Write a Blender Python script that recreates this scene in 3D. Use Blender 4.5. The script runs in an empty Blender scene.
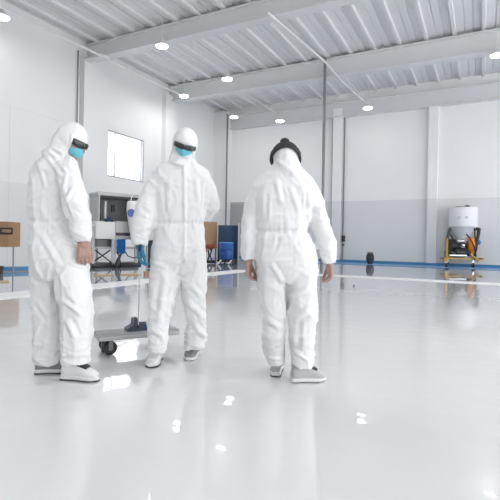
import bpy, bmesh, math, random
from mathutils import Vector, Matrix, noise
from mathutils.bvhtree import BVHTree
random.seed(7)
C = bpy.context.scene.collection
# ------------------------------------------------------------------ camera
FPX, CY, ROLL, YAW, HC = 450.0, 240.96, 0.0176, 0.4775, 0.98
V = Vector((-math.sin(YAW), math.cos(YAW), 0)); R = Vector((math.cos(YAW), math.sin(YAW), 0)); U = Vector((0, 0, 1))
cam_d = bpy.data.cameras.new('camera'); cam = bpy.data.objects.new('camera', cam_d); C.objects.link(cam)
cam_d.sensor_width = 36; cam_d.lens = 36*FPX/500; cam_d.shift_y = -(250-CY)/500; cam_d.clip_end = 300
cx = R*math.cos(ROLL)+U*math.sin(ROLL); cy = U*math.cos(ROLL)-R*math.sin(ROLL); cz = -V
m = Matrix((cx, cy, cz)).transposed().to_4x4(); m.translation = (0, 0, HC); cam.matrix_world = m
bpy.context.scene.camera = cam
# ------------------------------------------------------------------ light
w = bpy.data.worlds.new('world'); bpy.context.scene.world = w; w.use_nodes = True
bg = w.node_tree.nodes['Background']; bg.inputs[0].default_value = (0.975, 0.985, 1, 1); bg.inputs[1].default_value = 2.9
def area(name, loc, rot, sx, sy, power, col=(1, 1, 1)):
    l = bpy.data.lights.new(name, 'AREA'); l.shape = 'RECTANGLE'; l.size = sx; l.size_y = sy; l.energy = power; l.color = col
    o = bpy.data.objects.new(name, l); C.objects.link(o); o.location = loc; o.rotation_euler = rot; return o
vs = bpy.context.scene.view_settings
vs.view_transform = 'Standard'; vs.look = 'None'; vs.gamma = 1; vs.use_curve_mapping = False; vs.exposure = 0.79
# ------------------------------------------------------------------ pixel helpers (a photograph point at a distance t)
def at(x, y, t):
    dx, dy = x-250, y-CY
    a = dx*math.cos(ROLL)+dy*math.sin(ROLL); b = -dx*math.sin(ROLL)+dy*math.cos(ROLL)
    return Vector((0, 0, HC))+(V+R*(a/FPX)-U*(b/FPX))*t
def floor_at(x, y, z=0):
    d = at(x, y, 1)-Vector((0, 0, HC)); return Vector((0, 0, HC))+d*((z-HC)/d.z)
# ------------------------------------------------------------------ materials
def mat(name, col, rough=.5, metal=0, emit=None, es=0, bump=0, bscale=20, var=0, coat=0, spec=.5):
    m = bpy.data.materials.new(name); m.use_nodes = True; nt = m.node_tree; b = nt.nodes['Principled BSDF']
    b.inputs['Base Color'].default_value = (*col, 1); b.inputs['Roughness'].default_value = rough; b.inputs['Metallic'].default_value = metal
    b.inputs['Coat Weight'].default_value = coat; b.inputs['Specular IOR Level'].default_value = spec
    if emit: b.inputs['Emission Color'].default_value = (*emit, 1); b.inputs['Emission Strength'].default_value = es
    tc = nt.nodes.new('ShaderNodeTexCoord')
    if bump or var:
        n = nt.nodes.new('ShaderNodeTexNoise'); n.inputs['Scale'].default_value = bscale; n.inputs['Detail'].default_value = 4
        nt.links.new(tc.outputs['Object'], n.inputs['Vector'])
        if bump:
            bp = nt.nodes.new('ShaderNodeBump'); bp.inputs['Strength'].default_value = bump; bp.inputs['Distance'].default_value = .02
            nt.links.new(n.outputs['Fac'], bp.inputs['Height']); nt.links.new(bp.outputs['Normal'], b.inputs['Normal'])
        if var:
            r = nt.nodes.new('ShaderNodeMapRange'); r.inputs['To Min'].default_value = 1-var; r.inputs['To Max'].default_value = 1+var
            x = nt.nodes.new('ShaderNodeVectorMath'); x.operation = 'SCALE'; x.inputs[0].default_value = col
            nt.links.new(n.outputs['Fac'], r.inputs['Value']); nt.links.new(r.outputs['Result'], x.inputs['Scale']); nt.links.new(x.outputs[0], b.inputs['Base Color'])
    return m
def wall_mat(name, zb, upper, lower):
    m = mat(name, upper, .55); nt = m.node_tree; b = nt.nodes['Principled BSDF']
    g = nt.nodes.new('ShaderNodeNewGeometry'); s = nt.nodes.new('ShaderNodeSeparateXYZ'); nt.links.new(g.outputs['Position'], s.inputs[0])
    k = nt.nodes.new('ShaderNodeMath'); k.operation = 'GREATER_THAN'; k.inputs[1].default_value = zb; nt.links.new(s.outputs['Z'], k.inputs[0])
    n = nt.nodes.new('ShaderNodeTexNoise'); n.inputs['Scale'].default_value = .5; nt.links.new(g.outputs['Position'], n.inputs['Vector'])
    mx = nt.nodes.new('ShaderNodeMix'); mx.data_type = 'RGBA'; mx.inputs[6].default_value = (*lower, 1); mx.inputs[7].default_value = (*upper, 1)
    nt.links.new(k.outputs[0], mx.inputs[0])
    r = nt.nodes.new('ShaderNodeMapRange'); r.inputs['To Min'].default_value = .96; r.inputs['To Max'].default_value = 1.03; nt.links.new(n.outputs['Fac'], r.inputs['Value'])
    x = nt.nodes.new('ShaderNodeVectorMath'); x.operation = 'SCALE'; nt.links.new(mx.outputs[2], x.inputs[0]); nt.links.new(r.outputs[0], x.inputs['Scale'])
    nt.links.new(x.outputs[0], b.inputs['Base Color'])
    return m
def floor_mat(name, col, rough, wav):
    m = mat(name, col, rough, coat=.9, spec=.2); nt = m.node_tree; b = nt.nodes['Principled BSDF']; b.inputs['Coat Roughness'].default_value = .02
    g = nt.nodes.new('ShaderNodeNewGeometry')
    n1 = nt.nodes.new('ShaderNodeTexNoise'); n1.inputs['Scale'].default_value = 5; n1.inputs['Detail'].default_value = 1.5; nt.links.new(g.outputs['Position'], n1.inputs['Vector'])
    bp = nt.nodes.new('ShaderNodeBump'); bp.inputs['Strength'].default_value = wav; bp.inputs['Distance'].default_value = .004
    nt.links.new(n1.outputs['Fac'], bp.inputs['Height']); nt.links.new(bp.outputs['Normal'], b.inputs['Coat Normal'])
    nt.links.new(bp.outputs['Normal'], b.inputs['Normal'])
    return m
M = {}
M['back_wall'] = wall_mat('back_wall_paint', 3.06, (.93, .93, .93), (.79, .79, .795))
M['left_wall'] = wall_mat('left_wall_paint', 2.76, (.84, .84, .84), (.78, .785, .79))
M['floor'] = floor_mat('wet_white_epoxy', (.82, .823, .83), .2, .42)
M['floor_edge'] = floor_mat('grey_border_epoxy', (.52, .57, .65), .12, .15)  # older grey floor, bluish tone holds the reflection of the lower wall
M['stripe'] = mat('white_border_paint', (.93, .935, .94), .45, spec=.15)
M['deck'] = mat('painted_roof_sheet', (.78, .78, .78), .5)
M['beam'] = mat('painted_steel_beam', (.74, .745, .75), .5, var=.03, bscale=2)
M['pilaster'] = mat('pilaster_paint', (.80, .80, .80), .55)
M['blue_base'] = mat('blue_baseboard_paint', (.06, .23, .45), .4)
M['blue_line'] = mat('pale_blue_floor_paint', (.16, .36, .66), .3)  # even pale blue strip on the floor along the back wall
M['tool_grey'] = mat('dark_blue_grey_casting', (.05, .065, .09), .4)
M['frame'] = mat('window_frame_metal', (.46, .47, .49), .4)
M['pipe'] = mat('grey_pipe', (.24, .245, .25), .4, .3)
M['white_pipe'] = mat('white_conduit', (.75, .75, .75), .4)
M['door'] = mat('grey_door_paint', (.42, .43, .43), .5)
M['door_frame'] = mat('door_frame_paint', (.50, .51, .51), .5)
M['suit'] = mat('white_coverall_fabric', (.86, .865, .875), .75, bump=.12, bscale=160)
M['skin'] = mat('skin', (.44, .275, .23), .5, var=.12, bscale=60)
M['mask'] = mat('cyan_mask_fabric', (.16, .56, .68), .7, bump=.1, bscale=90)
M['lens'] = mat('smoked_lens', (.018, .018, .022), .12, coat=.5)
M['glove'] = mat('blue_nitrile_glove', (.03, .20, .33), .35, var=.45, bscale=40)
M['glove_dark'] = mat('dark_blue_grip', (.01, .04, .12), .4)
M['knit'] = mat('dark_knit', (.045, .046, .05), .9, bump=.6, bscale=120, var=.3)
M['shoe_grey'] = mat('grey_mesh_upper', (.30, .30, .31), .8, bump=.4, bscale=200, var=.35)
M['shoe_light'] = mat('light_grey_upper', (.52, .53, .54), .8, bump=.3, bscale=200, var=.2)
M['shoe_white'] = mat('white_upper', (.80, .80, .80), .6)
M['sole'] = mat('white_rubber_sole', (.80, .80, .79), .5)
M['rubber'] = mat('black_rubber', (.015, .015, .017), .5)
M['dark'] = mat('dark_plastic', (.03, .03, .034), .45)
M['grey_metal'] = mat('light_grey_enamel', (.55, .55, .54), .45, var=.05, bscale=5)
M['mid_grey'] = mat('mid_grey_panel', (.20, .205, .21), .5, var=.1, bscale=4)
M['white_enamel'] = mat('white_enamel', (.78, .78, .77), .4)
M['trolley'] = mat('worn_grey_deck', (.38, .39, .40), .45, .2, var=.18, bscale=25)
M['steel'] = mat('brushed_steel', (.55, .56, .57), .3, .9)
M['tan'] = mat('tan_board', (.47, .30, .18), .7, var=.12, bscale=8)
M['card'] = mat('brown_cardboard', (.37, .22, .125), .75, var=.1, bscale=8)
M['navy'] = mat('navy_plastic', (.025, .07, .15), .45, var=.1, bscale=6)
M['blue'] = mat('bright_blue_plastic', (.008, .075, .31), .35)
M['cloth'] = mat('blue_plastic_film', (.05, .25, .62), .3, var=.5, bscale=14)
M['yellow'] = mat('yellow_frame_paint', (.50, .29, .04), .45, var=.1, bscale=9)
M['orange'] = mat('orange_housing', (.85, .26, .02), .4)
M['wood'] = mat('pale_wood', (.60, .42, .22), .6, var=.15, bscale=12)
M['red'] = mat('red_brown_motor', (.32, .06, .02), .5)
M['white_plastic'] = mat('white_hopper_plastic', (.86, .86, .87), .4)
M['cone'] = mat('grey_cone_metal', (.72, .72, .74), .4)
M['lamp'] = mat('lamp_diffuser', (1, 1, 1), .5, emit=(1, .99, .97), es=16)
g = bpy.data.materials.new('window_glass'); g.use_nodes = True; nt = g.node_tree; nt.nodes.remove(nt.nodes['Principled BSDF'])
tr = nt.nodes.new('ShaderNodeBsdfTransparent'); gl = nt.nodes.new('ShaderNodeBsdfGlossy'); gl.inputs['Roughness'].default_value = .03
mx = nt.nodes.new('ShaderNodeMixShader'); mx.inputs[0].default_value = .03
nt.links.new(tr.outputs[0], mx.inputs[1]); nt.links.new(gl.outputs[0], mx.inputs[2]); nt.links.new(mx.outputs[0], nt.nodes['Material Output'].inputs[0]); M['glass'] = g
# ------------------------------------------------------------------ mesh helpers
class MB:
    def __init__(s): s.v = []; s.f = []
    def add(s, vs, fs):
        o = len(s.v); s.v += [Vector(v) for v in vs]; s.f += [tuple(i+o for i in f) for f in fs]; return s
    def box(s, c, sx, sy, sz, ax=None, ay=None, az=None, bev=0):
        ax = (ax or Vector((1, 0, 0))).normalized(); ay = (ay or Vector((0, 1, 0))).normalized(); az = (az or ax.cross(ay)).normalized(); c = Vector(c)
        b = min(bev, sx*.49, sy*.49, sz*.49)
        if b <= 0:
            P = [c+ax*sx/2*i+ay*sy/2*j+az*sz/2*k for k in (-1, 1) for j in (-1, 1) for i in (-1, 1)]
            return s.add(P, [(0, 2, 3, 1), (4, 5, 7, 6), (0, 1, 5, 4), (2, 6, 7, 3), (0, 4, 6, 2), (1, 3, 7, 5)])
        bm = bmesh.new(); bmesh.ops.create_cube(bm, size=1)
        for v in bm.verts: v.co = Vector((v.co.x*sx, v.co.y*sy, v.co.z*sz))
        bmesh.ops.bevel(bm, geom=bm.edges[:], offset=b, segments=2, profile=.5, affect='EDGES')
        bm.verts.index_update(); P = [c+ax*v.co.x+ay*v.co.y+az*v.co.z for v in bm.verts]; F = [tuple(v.index for v in f.verts) for f in bm.faces]; bm.free()
        return s.add(P, F)
    def loft(s, rings, closed_caps=True):
        n = len(rings[0]); o = len(s.v); s.v += [Vector(p) for r in rings for p in r]
        for i in range(len(rings)-1):
            for j in range(n):
                a = o+i*n+j; b = o+i*n+(j+1) % n; s.f.append((a, b, b+n, a+n))
        if closed_caps:
            for i, rev in ((0, True), (len(rings)-1, False)):
                c = sum((Vector(p) for p in rings[i]), Vector())/n; s.v.append(c); k = len(s.v)-1
                for j in range(n):
                    a = o+i*n+j; b = o+i*n+(j+1) % n
                    s.f.append((b, a, k) if rev else (a, b, k))
        return s
    def tube(s, pts, rad, n=10, cap=True):
        pts = [Vector(p) for p in pts]; rings = []
        if not hasattr(rad, '__len__'): rad = [rad]*len(pts)
        up = None
        for i, p in enumerate(pts):
            t = (pts[min(i+1, len(pts)-1)]-pts[max(i-1, 0)]).normalized()
            if up is None: up = t.orthogonal().normalized()
            up = (up-t*up.dot(t)).normalized(); sd = t.cross(up)
            rings.append([p+(up*math.cos(q)+sd*math.sin(q))*rad[i] for q in [2*math.pi*k/n for k in range(n)]])
        return s.loft(rings)
    def lathe(s, c, prof, n=28, ax=None):
        az = (ax or Vector((0, 0, 1))).normalized(); a = az.orthogonal().normalized(); b = az.cross(a); c = Vector(c)
        return s.loft([[c+az*z+(a*math.cos(q)+b*math.sin(q))*max(r, 1e-4) for q in [2*math.pi*k/n for k in range(n)]] for r, z in prof])
    def ell(s, c, a, b, d, n=14, m_=20):
        """ellipsoid with semi-axis vectors a, b, d"""
        c = Vector(c); rings = []
        for i in range(1, n):
            e = -math.pi/2+math.pi*i/n
            rings.append([c+d*math.sin(e)+(a*math.cos(q)+b*math.sin(q))*math.cos(e) for q in [2*math.pi*k/m_ for k in range(m_)]])
        return s.loft(rings)
    def mesh(s, name):
        me = bpy.data.meshes.new(name); me.from_pydata([tuple(v) for v in s.v], [], s.f)
        bm = bmesh.new(); bm.from_mesh(me); bmesh.ops.recalc_face_normals(bm, faces=bm.faces[:]); bm.to_mesh(me); bm.free(); me.update(); return me
    def build(s, name, ma, parent=None, smooth=True, origin=None, ang=40):
        org = Vector(origin) if origin is not None else Vector((0, 0, 0))
        if origin is not None: s.v = [v-org for v in s.v]
        elif parent is not None:
            pw = parent
            while pw is not None: org += Vector(pw.location); pw = pw.parent
            s.v = [v-org for v in s.v]
        me = s.mesh(name); me.materials.append(M[ma] if isinstance(ma, str) else ma)
        o = bpy.data.objects.new(name, me); C.objects.link(o)
        if parent is not None: o.parent = parent
        elif origin is not None: o.location = origin
        if smooth:
            for p in me.polygons: p.use_smooth = True
            me.set_sharp_from_angle(angle=math.radians(ang))
        return o
def tag(o, label=None, cat=None, group=None, kind=None):
    if label: o['label'] = label
    if cat: o['category'] = cat
    if group: o['group'] = group
    if kind: o['kind'] = kind
    return o
def empty(name, loc, label, cat, group=None):
    o = bpy.data.objects.new(name, None); o.empty_display_size = .1; C.objects.link(o); o.location = loc; return tag(o, label, cat, group)
def struct(name, mb, ma, parent=None, smooth=False):
    o = mb.build(name, ma, parent, smooth)
    o['kind'] = 'structure'; return o
X1, Y1, Z1 = Vector((1, 0, 0)), Vector((0, 1, 0)), Vector((0, 0, 1))
# ================================================================== the building
XL, YB, ZR = -13.62, 22.23, 8.38
XR, YN = 14.0, -9.0
SX, SY = -7.35, 13.3            # border stripe corner (outer edges)
sw = .72
struct('floor', MB().box(((XR+XL)/2-.2, (YB+YN)/2+.2, -.1), XR-XL+.6, YB-YN+.6, .2), 'floor')
def strip(name, x0, x1, y0, y1, z, ma):
    return struct(name, MB().box(((x0+x1)/2, (y0+y1)/2, z/2+.0005), x1-x0, y1-y0, z), ma)
strip('trim_1', XL, SX, YN, YB, .003, 'floor_edge'); strip('trim_2', SX, XR, SY, YB, .003, 'floor_edge')
strip('trim_3', SX-.02, SX+sw, YN, SY, .005, 'stripe'); strip('trim_4', SX-.02, XR, SY-.75, SY+.02, .0055, 'stripe')
# left wall with window opening
WY0, WY1, WZ0, WZ1 = 13.58, 15.78, 3.52, 5.42
b = MB(); T = .25; xc = XL-T/2
def wallx(y0, y1, z0, z1): b.box((xc, (y0+y1)/2, (z0+z1)/2), T, y1-y0, z1-z0)
wallx(YN, WY0, 0, ZR+.1); wallx(WY1, YB+T, 0, ZR+.1); wallx(WY0, WY1, 0, WZ0); wallx(WY0, WY1, WZ1, ZR+.1)
struct('wall_left', b, 'left_wall')
struct('wall_back', MB().box(((XR+XL)/2, YB+T/2, ZR/2), XR-XL, T, ZR+.2), 'back_wall')
struct('wall_front', MB().box(((XR+XL)/2, YN-T/2, ZR/2), XR-XL, T, ZR+.2), 'left_wall')  # unseen wall, put in to block light from behind
# right side of the hall, unseen: columns and high lintel, openings shaped to let daylight in
b = MB().box((XR, (YB+YN)/2, 7.2), .25, YB-YN, 2.5)
for y in (-8.6, -2.0, 5.2, 12.4, 21.6): b.box((XR, y, 3.2), .25, .9, 6.4)
struct('wall_right', b, 'left_wall')
# pilasters
for i, (y0, y1) in enumerate(((7.1, 7.9), (12.1, 12.9), (17.0, 17.8))):
    struct('trim_%d' % (5+i), MB().box((XL+.12, (y0+y1)/2, 3.95), .24, y1-y0, 7.9), 'left_wall')
struct('trim_8', MB().box((XL+.42, YB-.3, 4.1), .84, .6, 8.2), 'left_wall')
struct('trim_9', MB().box((-6.56, YB-.12, 3.85), .46, .24, 7.7), 'back_wall')
struct('trim_10', MB().box((-2.08, YB-.12, 3.65), .42, .24, 7.3), 'back_wall')
struct('trim_11', MB().box((3.4, YB-.12, 3.65), .42, .24, 7.3), 'back_wall')
# tie beam along the back wall
# wall sheet seam on the left wall
struct('trim_12', MB().box((XL+.006, 9.6, 5.2), .012, 4.6, .03).box((XL+.006, 9.32, 2.6), .012, .03, 5.2), 'left_wall')
struct('baseboard_back', MB().box(((XR+XL)/2, YB-.02, .06), XR-XL, .06, .13).box(((XR+XL)/2, YB-.27, .06), XR-XL, .04, .12), 'blue_base')
struct('trim_13', MB().box(((XR+XL)/2, YB-1.15, .004), XR-XL-.1, 1.7, .012), 'blue_line')
# roof deck: folded sheet, ribs running along the hall
prof = []; x = XL-.3
while x < XR:
    prof += [(x, 0), (x+.20, 0), (x+.215, .03), (x+.245, .03), (x+.26, 0), (x+.46, 0), (x+.475, .03), (x+.505, .03), (x+.52, 0), (x+.74, 0), (x+.765, -.10), (x+.865, -.10), (x+.89, 0)]
    x += .93
b = MB(); n = len(prof)
for y in (YN, YB+.2):
    for px, pz in prof: b.v.append(Vector((px, y, ZR+.1+pz)))
    for px, pz in prof: b.v.append(Vector((px, y, ZR+.13+pz)))
for i in range(n-1):
    b.f.append((i, i+1, 2*n+i+1, 2*n+i)); b.f.append((n+i, 3*n+i, 3*n+i+1, n+i+1))
struct('ceiling', b, 'deck')
# beams across the hall
def beam(y, z0, z1, wd, nm, x0=XL+.02, x1=XR):
    b = MB(); xm = (x0+x1)/2; L = x1-x0
    b.box((xm, y, (z0+z1)/2), L, .05+wd*.3, z1-z0-.02); b.box((xm, y, z0+.03), L, wd, .06); b.box((xm, y, z1-.03), L, wd, .06)
    return tag(struct(nm, b, 'beam'))
beam(7.45, 7.78, 8.36, .4, 'beam_1'); beam(12.5, 7.78, 8.36, .4, 'beam_2'); beam(17.6, 7.62, 8.36, .44, 'beam_3'); beam(2.4, 7.78, 8.36, .4, 'beam_4')
beam(YB-.15, 7.25, 8.0, .3, 'beam_5')
for o in list(C.objects):
    if o.name.startswith('beam_'): o.name = 'trim_%d' % (20+int(o.name[-1]))
# window
wr = MB(); fx = XL-.06
ya, yb_ = 14.02, 15.62
for y in (WY0+.02, ya, yb_, WY1-.02): wr.box((fx, y, (WZ0+WZ1)/2), .08, .05, WZ1-WZ0)
for z in (WZ0+.03, WZ1-.03): wr.box((fx, (WY0+WY1)/2, z), .09, WY1-WY0, .07)
win = struct('window_1', wr, 'frame')
struct('pane', MB().box((fx, (WY0+WY1)/2, (WZ0+WZ1)/2), .01, WY1-WY0-.06, WZ1-WZ0-.08), 'glass', win)
# back door
dr = struct('door_1', MB().box((-12.2, YB-.03, 1.52), 1.36, .05, 3.04), 'door')
struct('door_frame', MB().box((-12.93, YB-.04, 1.56), .09, .08, 3.12).box((-11.47, YB-.04, 1.56), .09, .08, 3.12).box((-12.2, YB-.04, 3.1), 1.55, .08, .09), 'door_frame', dr)
struct('handle', MB().box((-11.65, YB-.1, 1.1), .12, .03, .03).box((-11.65, YB-.07, 1.1), .03, .06, .03), 'dark', dr)
# pipes and cables
def pipe(nm, pts, r, ma, label, cat, grp=None): return tag(MB().tube(pts, r, 8).build(nm, ma), label, cat, grp)
p = floor_at(324.3, 262.5); 
pipe('pipe', [(-5.72, 17.33, 0), (-5.72, 17.33, 8.4)], .06, 'pipe', 'tall grey steel pipe rising behind the person in the dark hat to the middle beam', 'pipe')
pipe('cable', [(-6.84, YB-.06, 7.9), (-6.84, YB-.06, 1.62), (-6.86, YB-.07, 1.5), (-6.93, YB-.07, 1.46), (-6.95, YB-.07, 1.6)], .035, 'pipe', 'grey cable hanging down left side of back wall pilaster with hooked end', 'cable')
t = empty('conduit', (-6.24, YB-.06, 0), 'thin grey conduit down right edge of back wall pilaster with black switch box', 'conduit')
MB().tube([(-6.24, YB-.06, .02), (-6.24, YB-.06, 7.9)], .03, 8).build('tube', 'pipe', t)
MB().box((-6.2, YB-.1, 1.18), .16, .1, .3, bev=.02).box((-6.2, YB-.1, .86), .1, .08, .1, bev=.02).build('switch_box', 'dark', t)
pipe('cable', [(XL+.06, 11.95, 8.0), (XL+.06, 11.95, 4.0), (XL+.06, 11.95, .25)], .022, 'pipe', 'dark thin cable running down the left wall beside nearest pilaster', 'cable')
pipe('pipe', [(XL+.9, YB-.62, .02), (XL+.9, YB-.62, 8.0)], .05, 'pipe', 'grey pipe standing in the far left corner of the hall', 'pipe')
pipe('conduit', [(-12.25, YN, 7.45), (-12.1, 16.4, 7.45)], .035, 'white_pipe', 'white conduit under the roof along left wall', 'conduit')
pipe('conduit', [(-5.66, 11.78, 7.62), (-5.2, 15.9, 7.55), (-5.18, 17.6, 7.5), (-4.78, 20.4, 7.3)], .04, 'white_pipe', 'white conduit under the roof meeting the tall grey pipe', 'conduit')
pipe('conduit', [(-9.6, 17.8, 7.62), (-9.3, 20.6, 7.4)], .03, 'white_pipe', 'short white conduit under the roof ending above hat of right person', 'conduit')
t = empty('bracket', (-12.9, 12.3, 7.7), 'white steel bracket with cross arm where nearer beam meets left wall', 'bracket')
MB().box((-12.9, 12.25, 7.7), 1.0, .3, .07, bev=.02).build('plate', 'white_enamel', t); MB().tube([(-12.9, 12.2, 7.72), (-12.6, 12.1, 7.72), (-12.4, 12.0, 7.62)], .06, 8).build('arm', 'white_enamel', t)
# lamps
lamps = [((-12.59, 8.3), 'round ceiling lamp at the top left corner of the photo'), ((-9.56, 11.88), 'round ceiling lamp hanging before the nearer beam'),
 ((-11.95, 16.44), 'round ceiling lamp beside left wall at end of middle beam'), ((-9.13, 15.42), 'round ceiling lamp hanging in front of middle beam, right of two'),
 ((-11.58, 20.32), 'round ceiling lamp in the far left corner of the hall'), ((-9.7, 21.98), 'small round ceiling lamp above the dark hat near back wall'),
 ((-4.95, 21.53), 'round ceiling lamp at end of conduit right of the tall pipe'), ((.32, 17.27), 'round ceiling lamp at the right edge of the photo')]
for i, (lx, ly) in enumerate(((-9.5, 4.0), (-9.5, -2.5), (-5.0, 5.5), (-5.0, -1.5), (0.3, 9.5), (0.3, 2.0), (0.3, -5.0), (5.2, 12.0), (5.2, 4.5), (5.2, -3.0))):  # unseen lamps, added only to light the near part of the hall
    lamps.append(((lx, ly), None))
for (lx, ly), lab in lamps:
    lz = 7.4
    if ly > 21: kz = 20.4/ly; lx, ly, lz = lx*kz, ly*kz, HC+(7.4-HC)*kz
    pl = bpy.data.lights.new('lamp_light', 'AREA'); pl.shape = 'DISK'; pl.size = .36; pl.energy = (18 if ly < 18 else .5) if lx > -12 else 2; pl.color = (1, .99, .97)
    po = bpy.data.objects.new('lamp_light', pl); C.objects.link(po)
    t = empty('ceiling_lamp', (lx, ly, lz), lab or 'unseen round lamp added to light the near part of the hall', 'lamp', 'round lamps under the roof')
    po.parent = t; po.location = (0, 0, -.06)
    MB().lathe((lx, ly, lz), [(.0, .2), (.07, .2), (.1, .12), (.2, .06), (.22, .0), (.2, -.005)], 20).build('housing', 'white_enamel', t)
    MB().lathe((lx, ly, lz), [(.19, -.004), (.18, -.03), (.0, -.045)], 20).build('diffuser', 'lamp', t)
    MB().tube([(lx, ly, lz+.18), (lx, ly, 8.4)], .012, 6).build('hanging_rod', 'white_pipe', t)
# ================================================================== people
def vox(mb, size, smooth=3, name='x'):
    """weld overlapping closed volumes into one continuous surface"""
    me = mb.mesh(name); o = bpy.data.objects.new(name, me); C.objects.link(o)
    r = o.modifiers.new('r', 'REMESH'); r.mode = 'VOXEL'; r.voxel_size = size
    s = o.modifiers.new('s', 'SMOOTH'); s.factor = .5; s.iterations = smooth
    dg = bpy.context.evaluated_depsgraph_get(); ev = o.evaluated_get(dg); out = bpy.data.meshes.new_from_object(ev, depsgraph=dg)
    bpy.data.objects.remove(o); return out
def ring_h(c, a, d, n=28, ex=2.3, yaw=0):
    """horizontal superellipse ring, a across the view, d along it"""
    A = R*math.cos(yaw)+V*math.sin(yaw); D = V*math.cos(yaw)-R*math.sin(yaw); P = []
    for k in range(n):
        q = 2*math.pi*k/n; cq, sq = math.cos(q), math.sin(q)
        P.append(c+A*(a*math.copysign(abs(cq)**(2/ex), cq))+D*(d*math.copysign(abs(sq)**(2/ex), sq)))
    return P
class Fig:
    def __init__(s, t): s.t = t; s.parts = []
    def px(s, x, y, dv=0): return at(x, y, s.t+dv)
    def column(s, rows, ex=2.3):           # rows: y, xl, xr, depth centre, half depth
        s.parts.append(('c', rows, ex))
    def limb(s, pts):                      # x, y, depth, radius in px, radius in depth (m)
        s.parts.append(('l', pts))
    def fill(s, mb, k=1.0, skip=0):
        sc = s.t/FPX
        for kind, rows, *e in s.parts:
            if kind == 'c':
                rings = []
                for (y, xl, xr, dc, dh) in rows:
                    t = s.t+dc; c = at((xl+xr)/2, y, t); rings.append(ring_h(c, (xr-xl)/2*t/FPX*k, dh*k, ex=e[0]))
                if k < 1 and kind == 'c': pass
                mb.loft(rings[1:-1] if skip else rings)
            else:
                P = [at(x, y, s.t+dv) for x, y, dv, a, d in rows]; rings = []
                for i, (x, y, dv, a, d) in enumerate(rows):
                    tg = (P[min(i+1, len(P)-1)]-P[max(i-1, 0)]).normalized()
                    sd = tg.cross(V).normalized(); dd = sd.cross(tg).normalized(); a = a*sc*k; d = d*k
                    rings.append([P[i]+sd*a*math.cos(q)+dd*d*math.sin(q) for q in [2*math.pi*j/20 for j in range(20)]])
                mb.loft(rings)
def capsule(mb, a, b, ra, rb, n=10):
    a, b = Vector(a), Vector(b); t = (b-a).normalized(); L = (b-a).length
    pts = [a-t*ra*.86, a-t*ra*.5, a, b, b+t*rb*.5, b+t*rb*.86]; mb.tube(pts, [ra*.5, ra*.86, ra, rb, rb*.86, rb*.5], n)
def hand(mb, wrist, dn, palm, thumb, L=.185, curl=.5, fat=1.0):
    """wrist point, pointing direction, palm normal, thumb-side direction; four unequal bent fingers and a thumb"""
    dn = dn.normalized(); th = (thumb-dn*thumb.dot(dn)).normalized(); pn = dn.cross(th).normalized()
    if pn.dot(palm) < 0: pn = -pn
    wrist = Vector(wrist); pl = L*.52
    capsule(mb, wrist-dn*.05, wrist+dn*.012, .027*fat, .026*fat)
    for k, w_ in ((-.030, .016), (-.010, .0175), (.011, .0175), (.030, .016)): capsule(mb, wrist+dn*.01+th*k*.7, wrist+dn*pl+th*k, w_*fat, .0125*fat)
    for k, fl in ((-.032, .34), (-.011, .43), (.011, .47), (.032, .42)):
        k *= 1.14; p = wrist+dn*pl+th*k; ang = 0
        for j, (s_, r) in enumerate(((.42, .0088), (.32, .0080), (.26, .0070))):
            ang += curl*(.55 if j == 0 else .9)
            d = dn*math.cos(ang)+pn*math.sin(ang)+th*k*1.5*(1 if j == 0 else 0); q = p+d*L*fl*s_*1.12
            capsule(mb, p, q, r*fat, r*.92*fat, 8); p = q
    b0 = wrist+dn*.03+th*.024+pn*.006; b1 = b0+dn*.036+th*.024+pn*.014; b2 = b1+dn*.034+th*.007+pn*.014; b3 = b2+dn*.024-th*.002+pn*.008
    capsule(mb, b0, b1, .016*fat, .0125*fat); capsule(mb, b1, b2, .0118*fat, .0105*fat); capsule(mb, b2, b3, .0102*fat, .008*fat)
def head(mb, c, F, Up, s=1.0):
    """skull, jaw, nose, brow, lips, eyes region and ears around centre c"""
    Rt = F.cross(Up).normalized(); e = lambda o, a, b, d: mb.ell(c+(Rt*o[0]+F*o[1]+Up*o[2])*s, Rt*a*s, F*b*s, Up*d*s)
    e((0, -.012, .025), .076, .098, .095); e((0, .02, -.045), .06, .068, .072); e((0, .052, -.085), .034, .034, .026)
    e((0, .092, -.018), .012, .02, .026); e((0, .098, -.03), .016, .015, .011); e((0, .078, .025), .055, .014, .014)
    e((0, .078, -.06), .024, .013, .006); e((0, .076, -.07), .022, .012, .007)
    for k in (-1, 1):
        e((.032*k, .078, .004), .014, .010, .009); e((.078*k, -.008, -.01), .008, .018, .03); e((.04*k, .055, -.03), .024, .022, .022)
    mb.tube([c+(Up*-.04-F*.012)*s, c-Up*.08-F*.03-U*.04, c-Up*.07-F*.03-U*.13], [.055*s, .055*s, .055*s], 14)
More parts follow.
